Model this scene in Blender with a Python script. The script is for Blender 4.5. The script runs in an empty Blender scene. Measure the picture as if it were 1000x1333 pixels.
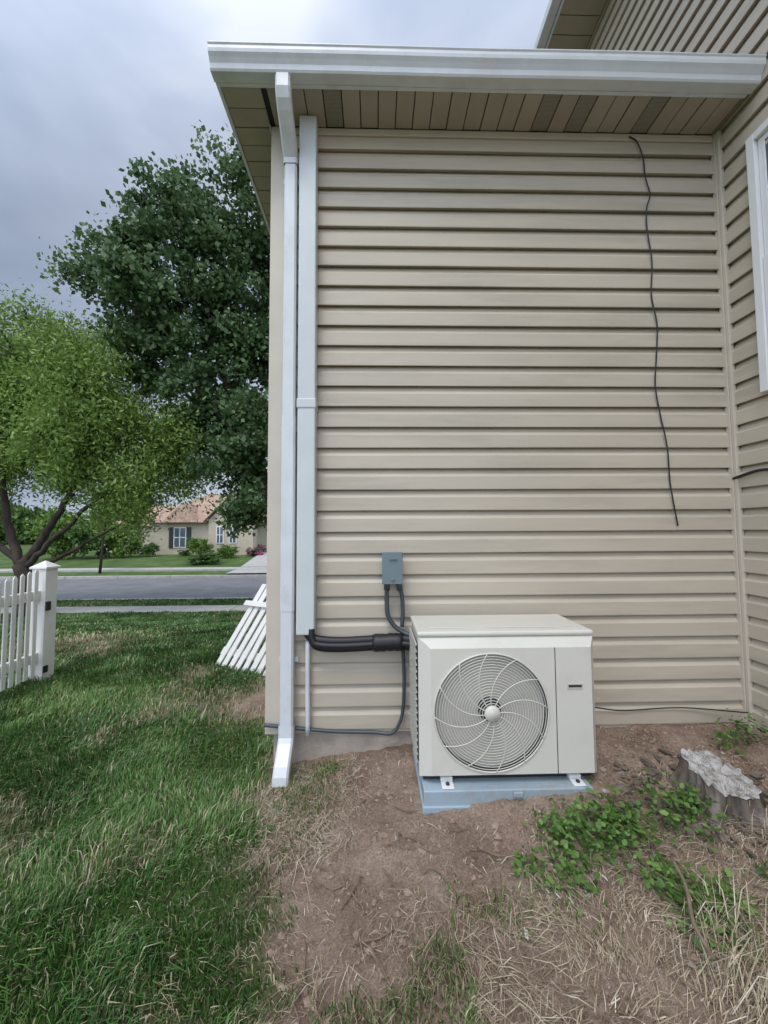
import bpy, math, numpy as np
from mathutils import Vector, Matrix
rng=np.random.default_rng(7)
scene=bpy.context.scene
D=2.23; XL=-.619; XR=2.22; CZ=1.35
# ---------------------------------------------------------------- helpers
def link(o,parent=None):
    scene.collection.objects.link(o)
    if parent: o.parent=parent
    return o
def empty(name):
    o=bpy.data.objects.new(name,None); o.empty_display_size=.2; return link(o)
class MB:
    def __init__(s): s.v=[];s.f=[];s.m=[];s.sm=[]
    def add(s,vs,fs,mi=0,smooth=False):
        b=len(s.v); s.v+= [tuple(p) for p in vs]
        for f in fs: s.f.append([b+i for i in f]); s.m.append(mi); s.sm.append(smooth)
    def box(s,x0,x1,y0,y1,z0,z1,mi=0):
        vs=[(x,y,z) for x in(x0,x1) for y in(y0,y1) for z in(z0,z1)]
        s.add(vs,[(0,1,3,2),(4,6,7,5),(0,4,5,1),(2,3,7,6),(0,2,6,4),(1,5,7,3)],mi)
    def obox(s,c,ax,ay,az,mi=0):
        c=Vector(c);ax=Vector(ax);ay=Vector(ay);az=Vector(az)
        vs=[c+ax*i+ay*j+az*k for i in(-1,1) for j in(-1,1) for k in(-1,1)]
        s.add(vs,[(0,1,3,2),(4,6,7,5),(0,4,5,1),(2,3,7,6),(0,2,6,4),(1,5,7,3)],mi)
    def tube(s,pts,r,n=8,mi=0,cap=True):
        pts=[Vector(p) for p in pts]; N=len(pts)
        rs=r if hasattr(r,'__len__') else [r]*N
        t0=(pts[1]-pts[0]).normalized()
        up=Vector((0,0,1)) if abs(t0.z)<.9 else Vector((1,0,0))
        u=t0.cross(up).normalized(); vs=[]
        for i,p in enumerate(pts):
            t=(pts[min(i+1,N-1)]-pts[max(i-1,0)]).normalized()
            u=(u-t*u.dot(t)).normalized(); w=t.cross(u)
            for k in range(n):
                a=2*math.pi*k/n
                vs.append(p+(u*math.cos(a)+w*math.sin(a))*rs[i])
        fs=[(i*n+k,i*n+(k+1)%n,(i+1)*n+(k+1)%n,(i+1)*n+k) for i in range(N-1) for k in range(n)]
        if cap: fs+= [tuple(range(n))[::-1],tuple(range((N-1)*n,N*n))]
        s.add(vs,fs,mi,True)
    def obj(s,name,mats,parent=None,bevel=0,seg=2):
        me=bpy.data.meshes.new(name); me.from_pydata(s.v,[],s.f)
        for m in mats: me.materials.append(m)
        me.polygons.foreach_set('material_index',s.m); me.polygons.foreach_set('use_smooth',s.sm)
        me.update(); o=link(bpy.data.objects.new(name,me),parent)
        if bevel:
            b=o.modifiers.new('bevel','BEVEL'); b.width=bevel; b.segments=seg; b.limit_method='ANGLE'; b.angle_limit=math.radians(40)
        return o
def fast(name,V,F,attr,mats,parent=None,smooth=False):
    me=bpy.data.meshes.new(name); V=np.asarray(V,dtype=np.float32); F=np.asarray(F,dtype=np.int32)
    n,k=F.shape
    me.vertices.add(len(V)); me.vertices.foreach_set('co',V.ravel())
    me.loops.add(n*k); me.loops.foreach_set('vertex_index',F.ravel())
    me.polygons.add(n); me.polygons.foreach_set('loop_start',np.arange(0,n*k,k,dtype=np.int32))
    if smooth: me.polygons.foreach_set('use_smooth',np.ones(n,dtype=bool))
    for nm,a in attr.items():
        at=me.attributes.new(nm,'FLOAT','POINT'); at.data.foreach_set('value',np.asarray(a,dtype=np.float32))
    for m in mats: me.materials.append(m)
    me.update(calc_edges=True); me.validate()
    return link(bpy.data.objects.new(name,me),parent)
def crom(pts,n=8):
    P=[Vector(p) for p in pts]; P=[P[0]*2-P[1]]+P+[P[-1]*2-P[-2]]; out=[]
    for i in range(1,len(P)-2):
        for k in range(n):
            t=k/n; a,b,c,d=P[i-1:i+3]
            out.append(.5*((2*b)+(c-a)*t+(2*a-5*b+4*c-d)*t*t+(3*b-a-3*c+d)*t**3))
    out.append(P[-2]); return out
TBL=rng.random((256,256))
def vn(x,y,s=0):
    x=np.asarray(x,float)+s*17.3; y=np.asarray(y,float)+s*9.1
    xi=np.floor(x).astype(int);yi=np.floor(y).astype(int);fx=x-xi;fy=y-yi
    fx=fx*fx*(3-2*fx);fy=fy*fy*(3-2*fy)
    g=lambda a,b:TBL[a%256,b%256]
    return (g(xi,yi)*(1-fx)+g(xi+1,yi)*fx)*(1-fy)+(g(xi,yi+1)*(1-fx)+g(xi+1,yi+1)*fx)*fy
def fbm(x,y,s=0,o=4):
    r=0;a=.5
    for i in range(o): r=r+a*(vn(x,y,s+i)-.5); x=x*2.03;y=y*2.03;a*=.5
    return r
def ss(x,a,b):
    t=np.clip((np.asarray(x,float)-a)/(b-a),0,1); return t*t*(3-2*t)
# ---------------------------------------------------------------- materials
def nodes(m):
    m.use_nodes=True; return m.node_tree.nodes,m.node_tree.links,m.node_tree.nodes['Principled BSDF']
def mat(name,col,rough=.6,var=.12,scale=6,bump=0,bscale=60,metal=0,stretch=(1,1,1),spec=.5,dirt=None,dscale=2.,damt=.6):
    m=bpy.data.materials.new(name); N,L,B=nodes(m)
    tc=N.new('ShaderNodeTexCoord'); mp=N.new('ShaderNodeMapping'); mp.inputs['Scale'].default_value=stretch
    L.new(tc.outputs['Object'],mp.inputs[0])
    nz=N.new('ShaderNodeTexNoise'); nz.inputs['Scale'].default_value=scale; nz.inputs['Detail'].default_value=6
    L.new(mp.outputs[0],nz.inputs['Vector'])
    cr=N.new('ShaderNodeValToRGB'); cr.color_ramp.elements[0].position=.3; cr.color_ramp.elements[1].position=.7
    cr.color_ramp.elements[0].color=(*[c*(1-var) for c in col],1); cr.color_ramp.elements[1].color=(*[min(1,c*(1+var)) for c in col],1)
    L.new(nz.outputs['Fac'],cr.inputs[0]); out=cr.outputs[0]
    if dirt:
        n2=N.new('ShaderNodeTexNoise'); n2.inputs['Scale'].default_value=dscale; n2.inputs['Detail'].default_value=8; n2.inputs['Roughness'].default_value=.7
        L.new(mp.outputs[0],n2.inputs['Vector'])
        r2=N.new('ShaderNodeValToRGB'); r2.color_ramp.elements[0].position=.5; r2.color_ramp.elements[1].position=.8
        r2.color_ramp.elements[0].color=(0,0,0,1); r2.color_ramp.elements[1].color=(damt,damt,damt,1)
        L.new(n2.outputs['Fac'],r2.inputs[0])
        mx=N.new('ShaderNodeMix'); mx.data_type='RGBA'; L.new(r2.outputs[0],mx.inputs[0]); L.new(out,mx.inputs[6]); mx.inputs[7].default_value=(*dirt,1); out=mx.outputs[2]
    L.new(out,B.inputs['Base Color'])
    B.inputs['Roughness'].default_value=rough; B.inputs['Metallic'].default_value=metal; B.inputs['Specular IOR Level'].default_value=spec
    if bump:
        nb=N.new('ShaderNodeTexNoise'); nb.inputs['Scale'].default_value=bscale; nb.inputs['Detail'].default_value=5
        L.new(mp.outputs[0],nb.inputs['Vector'])
        bp=N.new('ShaderNodeBump'); bp.inputs['Strength'].default_value=bump; bp.inputs['Distance'].default_value=.01
        L.new(nb.outputs['Fac'],bp.inputs['Height']); L.new(bp.outputs[0],B.inputs['Normal'])
    return m
def leafmat(name,stops,trans=.3,rough=.5,attr='rnd'):
    m=bpy.data.materials.new(name); N,L,B=nodes(m)
    at=N.new('ShaderNodeAttribute'); at.attribute_name=attr
    cr=N.new('ShaderNodeValToRGB'); e=cr.color_ramp.elements
    e[0].position=stops[0][0]; e[0].color=(*stops[0][1],1); e[1].position=stops[-1][0]; e[1].color=(*stops[-1][1],1)
    for p,c in stops[1:-1]:
        q=e.new(p); q.color=(*c,1)
    L.new(at.outputs['Fac'],cr.inputs[0]); L.new(cr.outputs[0],B.inputs['Base Color']); B.inputs['Roughness'].default_value=rough
    B.inputs['Specular IOR Level'].default_value=.35
    if trans:
        tr=N.new('ShaderNodeBsdfTranslucent'); L.new(cr.outputs[0],tr.inputs[0]); mx=N.new('ShaderNodeMixShader'); mx.inputs[0].default_value=trans
        L.new(B.outputs[0],mx.inputs[1]); L.new(tr.outputs[0],mx.inputs[2]); L.new(mx.outputs[0],N['Material Output'].inputs[0])
    return m
M_sid=mat('vinyl_siding',(.49,.43,.34),.5,.06,3,bump=.06,bscale=120,stretch=(.4,.4,3),dirt=(.29,.27,.20),dscale=2.5)
M_trim=mat('beige_trim',(.54,.48,.39),.5,.05)
M_white=mat('white_metal',(.64,.66,.675),.35,.05,8,dirt=(.43,.43,.41),dscale=5)
M_cover=mat('duct_cover_plastic',(.56,.59,.58),.4,.04)
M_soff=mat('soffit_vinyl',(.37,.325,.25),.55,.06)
M_conc=mat('concrete',(.42,.36,.30),.9,.2,7,bump=.6,bscale=40,dirt=(.26,.20,.15))
M_roof=mat('asphalt_shingle',(.16,.14,.12),.9,.3,20,bump=.5)
M_black=mat('black_rubber',(.012,.012,.014),.5,.2)
M_grey=mat('grey_conduit',(.055,.07,.08),.4,.1)
M_box=mat('painted_steel_grey',(.15,.20,.215),.45,.06)
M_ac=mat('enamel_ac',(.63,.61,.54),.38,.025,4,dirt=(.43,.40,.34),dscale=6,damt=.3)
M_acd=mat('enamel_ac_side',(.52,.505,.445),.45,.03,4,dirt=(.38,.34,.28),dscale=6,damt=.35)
M_dark=mat('fan_dark',(.02,.021,.023),.6,.1)
M_fan=mat('fan_blade',(.03,.03,.033),.5,.1)
M_pad=mat('pad_plastic',(.30,.38,.43),.6,.08,dirt=(.28,.22,.17),dscale=9,damt=.9)
M_fence=mat('white_vinyl',(.76,.74,.69),.4,.04,dirt=(.55,.5,.42))
M_glass=mat('window_glass',(.10,.12,.14),.08,.2,2)
M_wframe=mat('window_frame',(.74,.74,.73),.35,.03)
M_bark=mat('bark',(.05,.037,.028),.95,.5,9,bump=1,bscale=25,stretch=(1,1,.25))
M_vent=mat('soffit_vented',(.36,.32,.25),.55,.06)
N,L=M_vent.node_tree.nodes,M_vent.node_tree.links; B=N['Principled BSDF']
vo=N.new('ShaderNodeTexVoronoi'); vo.inputs['Scale'].default_value=150; vo.inputs['Randomness'].default_value=0
tc=N.new('ShaderNodeTexCoord'); L.new(tc.outputs['Object'],vo.inputs['Vector'])
cr=N.new('ShaderNodeValToRGB'); cr.color_ramp.elements[0].position=.30; cr.color_ramp.elements[0].color=(.10,.088,.068,1); cr.color_ramp.elements[1].position=.46; cr.color_ramp.elements[1].color=(.35,.305,.235,1)
L.new(vo.outputs['Distance'],cr.inputs[0]); L.new(cr.outputs[0],B.inputs['Base Color'])
# ---------------------------------------------------------------- ground
def bound(y):
    y=np.asarray(y,float)
    return -.36-.24*ss(y,1.2,1.95)-.35*ss(y,2.2,2.8)
def lawn(x,y):
    b=bound(y)+.38*fbm(x*2.5,y*2.5,3)+.34*fbm(x*9,y*9,5)
    l=1-ss(x,b-.16,b+.16)
    l=l*(1-.85*np.exp(-(((x+1.0)/.22)**2+((y-3.0)/.28)**2)))
    l=l*(1-.85*np.exp(-(((x+3.9)/.8)**2+((y-5.0)/.75)**2)))
    l=l*(1-.55*ss(fbm(x*1.3,y*1.3,11),.09,.25))
    return np.clip(l,0,1)
def H(x,y,rough=True):
    x=np.asarray(x,float);y=np.asarray(y,float)
    h=.19*ss(x,-.6,1.05)*ss(y,.9,2.0)
    h=h-.75*ss(y,4,10)+.34*ss(y,18.6,30)
    if rough:
        w=1-ss(y,6,10); d=1-lawn(x,y)
        pad=ss(x,0,.15)*(1-ss(x,1.05,1.25))*ss(y,1.45,1.6)
        h=h+w*(.07*fbm(x*1.7,y*1.7,1)*(1-.8*pad)+.03*fbm(x*6,y*6,2))+w*d*(.035*fbm(x*17,y*17,4)+.02*np.abs(fbm(x*45,y*45,6)))
        h=h+.006*pad
    return h
def axis(dense0,dense1,step,outs):
    a=list(np.arange(dense0,dense1,step))
    return np.array(sorted(set([round(v,4) for v in a]+outs)))
xs=axis(-3.2,2.25,.014,[-400,-200,-100,-60,-40,-30,-25,-20,-16,-13,-11,-9,-8,-7,-6,-5.5,-5,-4.6,-4.2,-3.9,-3.7,-3.5,-3.35,2.4,2.8,3.5,5,8,12,20,40,100,400])
ys=axis(.9,3.6,.014,[-300,-100,-30,-10,-4,-2,-1,0,.4,.7]+[float(v) for v in np.arange(3.65,10,.15)]+[10,10.8,11.3,11.93,11.95,13,15,17,18.43,18.45,19,20,21,22,23,24,25,26,27,28,29,30,33,40,60,100,200,500])
X,Y=np.meshgrid(xs,ys,indexing='ij'); Z=H(X,Y)
Z=np.where((Y>11.94)&(Y<18.44),-.95,Z)
nx,ny=X.shape; idx=np.arange(nx*ny).reshape(nx,ny)
F=np.stack([idx[:-1,:-1],idx[1:,:-1],idx[1:,1:],idx[:-1,1:]],-1).reshape(-1,4)
lw=lawn(X,Y); lw=np.where(Y>9.5,1,lw)
M_gr=bpy.data.materials.new('soil_and_turf'); N,L,B=nodes(M_gr)
tc=N.new('ShaderNodeTexCoord')
def noise(s,d=8,r=.6):
    n=N.new('ShaderNodeTexNoise'); n.inputs['Scale'].default_value=s; n.inputs['Detail'].default_value=d; n.inputs['Roughness'].default_value=r
    L.new(tc.outputs['Object'],n.inputs['Vector']); return n
def ramp(src,stops):
    c=N.new('ShaderNodeValToRGB'); e=c.color_ramp.elements
    e[0].position=stops[0][0]; e[0].color=(*stops[0][1],1); e[1].position=stops[-1][0]; e[1].color=(*stops[-1][1],1)
    for p,q in stops[1:-1]: z=e.new(p); z.color=(*q,1)
    L.new(src,c.inputs[0]); return c
soil=ramp(noise(4).outputs['Fac'],[(.25,(.18,.125,.09)),(.45,(.29,.205,.155)),(.6,(.38,.285,.22)),(.8,(.49,.39,.31))])
soilf=ramp(noise(110,6,.85).outputs['Fac'],[(.3,(.36,.34,.31)),(.5,(.95,.95,.95)),(.72,(1.55,1.5,1.42))])
mu=N.new('ShaderNodeMix'); mu.data_type='RGBA'; mu.blend_type='MULTIPLY'; mu.inputs[0].default_value=1
L.new(soil.outputs[0],mu.inputs[6]); L.new(soilf.outputs[0],mu.inputs[7])
turf=ramp(noise(1.1).outputs['Fac'],[(.3,(.045,.08,.02)),(.55,(.08,.13,.035)),(.75,(.15,.17,.065))])
at=N.new('ShaderNodeAttribute'); at.attribute_name='lawn'
mx=N.new('ShaderNodeMix'); mx.data_type='RGBA'; L.new(at.outputs['Fac'],mx.inputs[0]); L.new(mu.outputs[2],mx.inputs[6]); L.new(turf.outputs[0],mx.inputs[7])
L.new(mx.outputs[2],B.inputs['Base Color']); B.inputs['Roughness'].default_value=.95; B.inputs['Specular IOR Level'].default_value=.2
bp=N.new('ShaderNodeBump'); bp.inputs['Strength'].default_value=1; bp.inputs['Distance'].default_value=.014
L.new(noise(70,8,.8).outputs['Fac'],bp.inputs['Height']); L.new(bp.outputs[0],B.inputs['Normal'])
fast('ground',np.stack([X,Y,Z],-1).reshape(-1,3),F,{'lawn':lw.ravel()},[M_gr],smooth=True)
M_asph=mat('asphalt',(.17,.17,.175),.9,.15,1.5,bump=.4,bscale=80)
M_walk=mat('sidewalk_concrete',(.40,.385,.35),.9,.12,4,bump=.3)
b=MB(); b.box(-200,200,12.08,18.3,-.96,-.87); b.obj('road',[M_asph])
for y0 in (11.93,18.3):
    b=MB()
    for i in range(-60,12): b.box(i*2.5+.006,i*2.5+2.494,y0,y0+.15,-.98,-.735)
    b.obj('kerb',[M_walk],bevel=.02)
b=MB()
for i in range(-120,30): b.box(i*1.3+.006,i*1.3+1.294,10.0,10.75,-.95,-.725)
b.obj('sidewalk',[M_walk],bevel=.008)
b=MB()
for i in range(-120,30): b.box(i*1.3+.006,i*1.3+1.294,20.2,21.3,-.95,float(H(0,21.3,False))+.02)
b.obj('sidewalk',[M_walk],bevel=.008)
b=MB()
def drive(y0,y1,n,xl,xr):
    vs=[];fs=[]
    for i in range(n+1):
        t=i/n; y=y0+(y1-y0)*t; z=float(H(0,y,False))+.03
        vs+=[(xl[0]*(1-t)+xl[1]*t,y,z),(xr[0]*(1-t)+xr[1]*t,y,z)]
    fs=[(2*i,2*i+1,2*i+3,2*i+2) for i in range(n)]
    b.add(vs,fs)
drive(18.46,20.19,4,(-7.4,-7.5),(-4,-4.2)); drive(21.32,31,8,(-7.7,-9.3),(-4.3,-5.8)); b.obj('driveway',[M_walk])
# ---------------------------------------------------------------- house
house=empty('beige_house')
C=.127
prof=[(-.010,.06),(.014,.06),(.0145,-.012),(.0190,-.016),(.0200,.02),(.0178,.60),(.010,.68),(.003,.76),(.0005,.84),(-.012,1.05)]
def siding(name,p0,p1,out,z0,z1,seed):
    p0=Vector((*p0,0));p1=Vector((*p1,0));o=Vector((*out,0)); Ln=(p1-p0).length; ns=max(2,int(Ln/.25)); b=MB()
    n=int(math.ceil((z1-z0)/C))
    for i in range(n):
        zb=z0+i*C; vs=[]
        for j in range(ns+1):
            t=j/ns; p=p0.lerp(p1,t); w=.0018*(float(vn(t*Ln*1.4,i*.9,seed))-.5)*2; dz=.0014*(float(vn(t*Ln*.8,i*3.7,seed+4))-.5)*2
            for k,(q,h) in enumerate(prof):
                vs.append(p+o*(q+w*(1 if 0<k<6 else .1))+Vector((0,0,min(zb+h*C+dz,z1))))
        K=len(prof)
        fs=[(j*K+k,(j+1)*K+k,(j+1)*K+k+1,j*K+k+1) for j in range(ns) for k in range(K-1)]
        b.add(vs,fs)
    return b.obj(name,[M_sid],house)
Z0=.207; ZS=3.89; ZM=6.33
siding('front_siding',(XL,D),(XR,D),(0,-1),Z0,ZS,1)
siding('side_siding',(XL,D),(XL,7.2),(-1,0),Z0,ZS,2)
siding('tall_wall_siding',(XR,-3),(XR,9),(-1,0),Z0,ZM,3)
b=MB(); b.box(XL+.016,XR,D+.016,7.2,-1.2,Z0-.004); b.box(XR+.018,9,-3,9,-1.2,Z0-.004); b.obj('foundation',[M_conc],house)
b=MB(); b.box(XL+.016,XR,D+.016,7.2,Z0,ZS-.003); b.box(XR+.018,9,-3,9,Z0,ZM); b.obj('wall_core',[M_trim],house)
b=MB()
b.box(XL-.022,XL+.075,D-.028,D-.002,Z0-.02,ZS)
b.box(XL-.024,XL-.002,D-.0275,D+.075,Z0-.02,ZS)
b.box(XR-.036,XR-.002,D-.034,D-.002,Z0-.02,ZS)
b.box(XR-.032,XR-.004,D-.056,D-.035,Z0-.02,ZS)
b.box(XL+.076,XR-.037,D-.026,D-.003,ZS-.045,ZS-.001)
b.obj('corner_trim',[M_trim],house,bevel=.003)
b=MB(); b.box(XL+.076,XR-.037,D-.012,D-.001,Z0-.022,Z0-.003); b.obj('starter_strip',[M_trim],house)
b=MB(); EY=2.0; EX=-.875
x=XL; i=0; w_=.1075
while x<XR-.04:
    vent=1 if (i in(2,3) or i in (15,16,17,20,21,22)) else 0
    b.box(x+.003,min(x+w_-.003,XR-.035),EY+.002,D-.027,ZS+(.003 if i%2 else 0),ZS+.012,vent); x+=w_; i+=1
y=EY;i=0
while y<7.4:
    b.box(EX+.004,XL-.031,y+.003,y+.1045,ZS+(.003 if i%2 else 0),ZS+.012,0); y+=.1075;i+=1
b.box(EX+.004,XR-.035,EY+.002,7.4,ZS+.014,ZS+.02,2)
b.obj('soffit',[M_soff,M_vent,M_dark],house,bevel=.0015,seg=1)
b=MB(); b.box(EX,XR-.035,EY-.02,EY,ZS-.004,ZS+.115); b.box(EX-.02,EX,EY-.02,7.45,ZS-.004,ZS+.135)
b.box(XL-.031,XL-.025,D-.04,7.2,ZS-.03,ZS-.001)
b.obj('fascia',[M_white],house,bevel=.003)
b=MB(); b.add([(EX-.03,EY-.05,4.03),(XR,EY-.05,4.03),(XR,4.7,5.3),(EX-.03,7.45,4.03),(XR,7.45,4.03)],[(0,1,2),(0,2,3),(3,2,4)]); b.obj('lower_roof',[M_roof],house)
b=MB(); y=-3.3
while y<9.2:
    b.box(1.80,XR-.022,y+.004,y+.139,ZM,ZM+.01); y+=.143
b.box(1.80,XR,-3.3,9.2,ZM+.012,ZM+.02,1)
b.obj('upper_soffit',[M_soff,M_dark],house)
b=MB(); b.box(1.78,1.80,-3.3,9.3,ZM-.006,ZM+.14); b.box(1.69,1.778,-3.3,9.3,ZM+.02,ZM+.12); b.obj('upper_fascia',[M_white],house,bevel=.012)
b=MB(); b.add([(1.72,-3.4,ZM+.15),(1.72,9.4,ZM+.15),(6,9.4,ZM+2.3),(6,-3.4,ZM+2.3)],[(0,1,2,3)]); b.obj('main_roof',[M_roof],house)
gp=[(1.979,4.0),(1.979,3.888),(1.925,3.886),(1.918,3.896),(1.914,3.922),(1.902,3.942),(1.890,3.958),(1.887,3.975),(1.887,3.993),(1.882,4.000),(1.882,4.006),(1.894,4.007),(1.894,3.999)]
gx0,gx1=-.90,XR-.022; b=MB(); n=len(gp); vs=[]
gxs=np.linspace(gx0,gx1,9)
for j,x in enumerate(gxs): vs+=[(x,p[0]+(.001 if j%3==1 else 0),p[1]+.0015*math.sin(j*1.3)) for p in gp]
fs=[(j*n+k,(j+1)*n+k,(j+1)*n+k+1,j*n+k+1) for j in range(8) for k in range(n-1)]
fs+=[tuple(range(n)),tuple(range(8*n,9*n))]
b.add(vs,fs)
b.obj('gutter',[M_white],house,bevel=.0015)
DX=-.506
def rect_sweep(b,pts,w,d,mi=0,cx=DX):
    P=[Vector((cx,p[0],p[1])) for p in pts]; vs=[]
    for i,p in enumerate(P):
        t=(P[min(i+1,len(P)-1)]-P[max(i-1,0)]).normalized(); s=Vector((1,0,0)); q=s.cross(t).normalized()
        k=.010
        ring=[(-w,-d+k),(-w+k,-d),(-w*.4,-d),(-w*.3,-d+.006),(w*.3,-d+.006),(w*.4,-d),(w-k,-d),(w,-d+k),(w,d-k),(w-k,d),(-w+k,d),(-w,d-k)]
        ring=[(a,-c) for a,c in ring]
        vs+=[p+s*a+q*c for a,c in ring]
    K=12
    fs=[(i*K+k,i*K+(k+1)%K,(i+1)*K+(k+1)%K,(i+1)*K+k) for i in range(len(P)-1) for k in range(K)]
    b.add(vs,fs,mi)
b=MB()
rect_sweep(b,[(1.955,3.91),(1.957,3.82),(1.972,3.785),(2.00,3.755),(2.12,3.65),(2.150,3.62),(2.157,3.58)],.042,.031)
rect_sweep(b,[(2.157,3.62),(2.157,2.0)],.037,.026)
rect_sweep(b,[(2.157,2.03),(2.157,.9)],.0395,.0285)
rect_sweep(b,[(2.157,.93),(2.157,.23)],.037,.026)
rect_sweep(b,[(2.157,.27),(2.155,.2),(2.135,.165),(2.06,.085),(2.04,.055),(2.035,.02)],.042,.031)
for z in(3.5,1.95,.6): b.box(DX-.055,DX+.055,2.19,2.203,z,z+.03)
b.obj('downspout',[M_white],house)
w=MB(); wy0,wy1,wz0,wz1=.98,2.0,2.12,3.62; xw=XR-.02
def ring(y0,y1,z0,z1,t,x0,x1,mi):
    w.box(x0,x1,y0,y0+t,z0,z1,mi); w.box(x0,x1,y1-t,y1,z0,z1,mi); w.box(x0,x1,y0+t+.0005,y1-t-.0005,z1-t,z1,mi); w.box(x0,x1,y0+t+.0005,y1-t-.0005,z0,z0+t,mi)
ring(wy0,wy1,wz0,wz1,.045,xw-.028,xw+.01,0)
ring(wy0+.047,wy1-.047,wz0+.047,2.88,.035,xw-.016,xw+.008,0)
ring(wy0+.047,wy1-.047,2.85,wz1-.047,.035,xw-.006,xw+.007,0)
w.box(xw+.0,xw+.006,wy0+.05,wy1-.05,wz0+.05,wz1-.05,1)
w.obj('window',[M_wframe,M_glass],house,bevel=.003)
# ---------------------------------------------------------------- wall services
def wx(u): return -.619+.00474*(u-356)
b=MB(); lc=-.402
b.box(lc-.052,lc+.052,2.13,2.209,2.105,3.885); b.box(lc-.052,lc+.052,2.13,2.209,.765,2.095); b.box(lc-.057,lc+.057,2.125,2.2095,2.07,2.13)
b.obj('line_set_cover',[M_cover],bevel=.008,seg=3)
b=MB()
for k,(dz,dy,r) in enumerate([(0,0,.024),(-.042,.004,.021),(-.018,-.03,.018)]):
    b.tube(crom([(lc-.005+.02*k,2.17+dy,.80),(lc+.02+.01*k,2.165+dy,.752+dz*.4),(-.33,2.16+dy,.732+dz),(-.2,2.155+dy,.724+dz),(.0,2.16+dy,.73+dz),(.14,2.15+dy,.735+dz),(.24,2.12+dy,.73+dz)],8),r,10)
b.tube(crom([(-.02,2.155,.712),(.04,2.153,.714),(.10,2.15,.718),(.15,2.148,.716)],3),[.046,.052,.049,.051,.047,.052,.048,.051,.049,.047],12)
b.obj('insulated_refrigerant_pipes',[M_black])
b=MB(); b.tube(crom([(-.395,2.18,.72),(-.395,2.18,.5),(-.392,2.18,.19)],5),.014,10); b.obj('condensate_drain_pipe',[M_white])
b=MB(); bx=.04
b.box(bx,bx+.108,2.12,2.2,1.055,1.225,0); b.box(bx-.005,bx+.113,2.11,2.119,1.05,1.232,0); b.box(bx+.046,bx+.064,2.103,2.11,1.07,1.084,0); b.box(bx+.035,bx+.08,2.1,2.109,1.19,1.195,0)
ob=b.obj('electrical_disconnect_box',[M_box],bevel=.004)
b=MB()
b.tube(crom([(bx+.025,2.17,1.06),(bx+.023,2.172,.93),(bx+.03,2.17,.86),(bx+.07,2.165,.80),(.17,2.15,.765),(.24,2.12,.75)],8),.013,8)
b.tube(crom([(bx+.085,2.16,1.06),(bx+.108,2.16,.99),(bx+.115,2.165,.9),(bx+.110,2.165,.80)],8),.012,8)
b.tube(crom([(.155,2.175,.67),(.160,2.172,.5),(.152,2.175,.33),(.13,2.175,.25),(.085,2.18,.195),(-.03,2.195,.195),(-.23,2.195,.202),(-.45,2.19,.225),(-.64,2.175,.255)],8),.010,8)
b.tube([(bx+.025,2.165,1.08),(bx+.024,2.168,1.01)],.018,8); b.tube([(bx+.085,2.16,1.08),(bx+.10,2.16,1.01)],.018,8)
b.obj('electrical_whip_conduit',[M_grey])
def cable(pts,r):
    b=MB(); b.tube(crom(pts,10),r,6); b.obj('loose_cable',[M_black])
def wz(v): return 3.89-.0048*(v-176)
cable([(wx(u),2.2-.004*(i%2),wz(v)) for i,(u,v) in enumerate([(831,181),(841,190),(849,212),(850,238),(856,262),(850,282),(850,310),(854,355),(852,400),(857,440),(855,480),(851,520),(856,555),(863,600),(865,640),(867,665),(873,700)])],.004)
cable([(XR-.03,2.2,1.66),(XR-.035,2.05,1.685),(XR-.03,1.9,1.68),(XR-.035,1.5,1.70),(XR-.03,1.1,1.70)],.009)
cable([(1.08,2.15,.30),(1.25,2.19,.315),(1.45,2.2,.29),(1.8,2.2,.30),(2.17,2.17,.28)],.0035)
# ---------------------------------------------------------------- heat pump
hp=empty('heat_pump_unit'); x0,x1,yf,yb,z0,z1=.199,1.043,1.79,2.13,.205,.845
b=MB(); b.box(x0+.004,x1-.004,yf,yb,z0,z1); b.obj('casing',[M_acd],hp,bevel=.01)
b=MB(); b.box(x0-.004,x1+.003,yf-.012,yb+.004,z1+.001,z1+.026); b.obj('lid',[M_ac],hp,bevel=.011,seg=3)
b=MB(); b.box(x0+.06,x1-.06,yf+.05,yb-.05,z1+.0265,z1+.031); b.obj('lid_panel',[M_ac],hp,bevel=.004)
b=MB(); fy=1.752; il,ir,izb,izt=x0+.055,x1-.032,z0+.022,z1-.045; cx,cz,R=.534,.508,.268; seam=.838
o=[(x0,yf-.001,z0),(x1,yf-.001,z0),(x1,yf-.001,z1),(x0,yf-.001,z1)]
inn=[(il,fy,izb),(ir,fy,izb),(ir,fy,izt),(il,fy,izt)]
b.add(o+inn,[(0,1,5,4),(1,2,6,5),(2,3,7,6),(3,0,4,7)])
nseg=96; angs=sorted([2*math.pi*k/nseg for k in range(nseg)]+[math.atan2(zz-cz,xx-cx)%(2*math.pi) for xx in(il,seam) for zz in(izb,izt)])
ci=[];ce=[];cb=[]
for a in angs:
    c,s_=math.cos(a),math.sin(a)
    tx=((seam-cx)/c if c>1e-9 else (il-cx)/c if c<-1e-9 else 1e9); tz=((izt-cz)/s_ if s_>1e-9 else (izb-cz)/s_ if s_<-1e-9 else 1e9)
    t=min(tx,tz); ce.append((cx+c*t,fy,cz+s_*t)); ci.append((cx+c*R,fy,cz+s_*R)); cb.append((cx+c*(R-.004),fy+.075,cz+s_*(R-.004)))
n=len(angs)
b.add(ce+ci,[(k,(k+1)%n,n+(k+1)%n,n+k) for k in range(n)])
b.add(ci+cb,[(k,(k+1)%n,n+(k+1)%n,n+k) for k in range(n)],2)
b.add([(seam,fy,izb),(seam+.004,fy+.004,izb),(seam+.004,fy+.004,izt),(seam,fy,izt)],[(0,1,2,3)],1)
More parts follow.
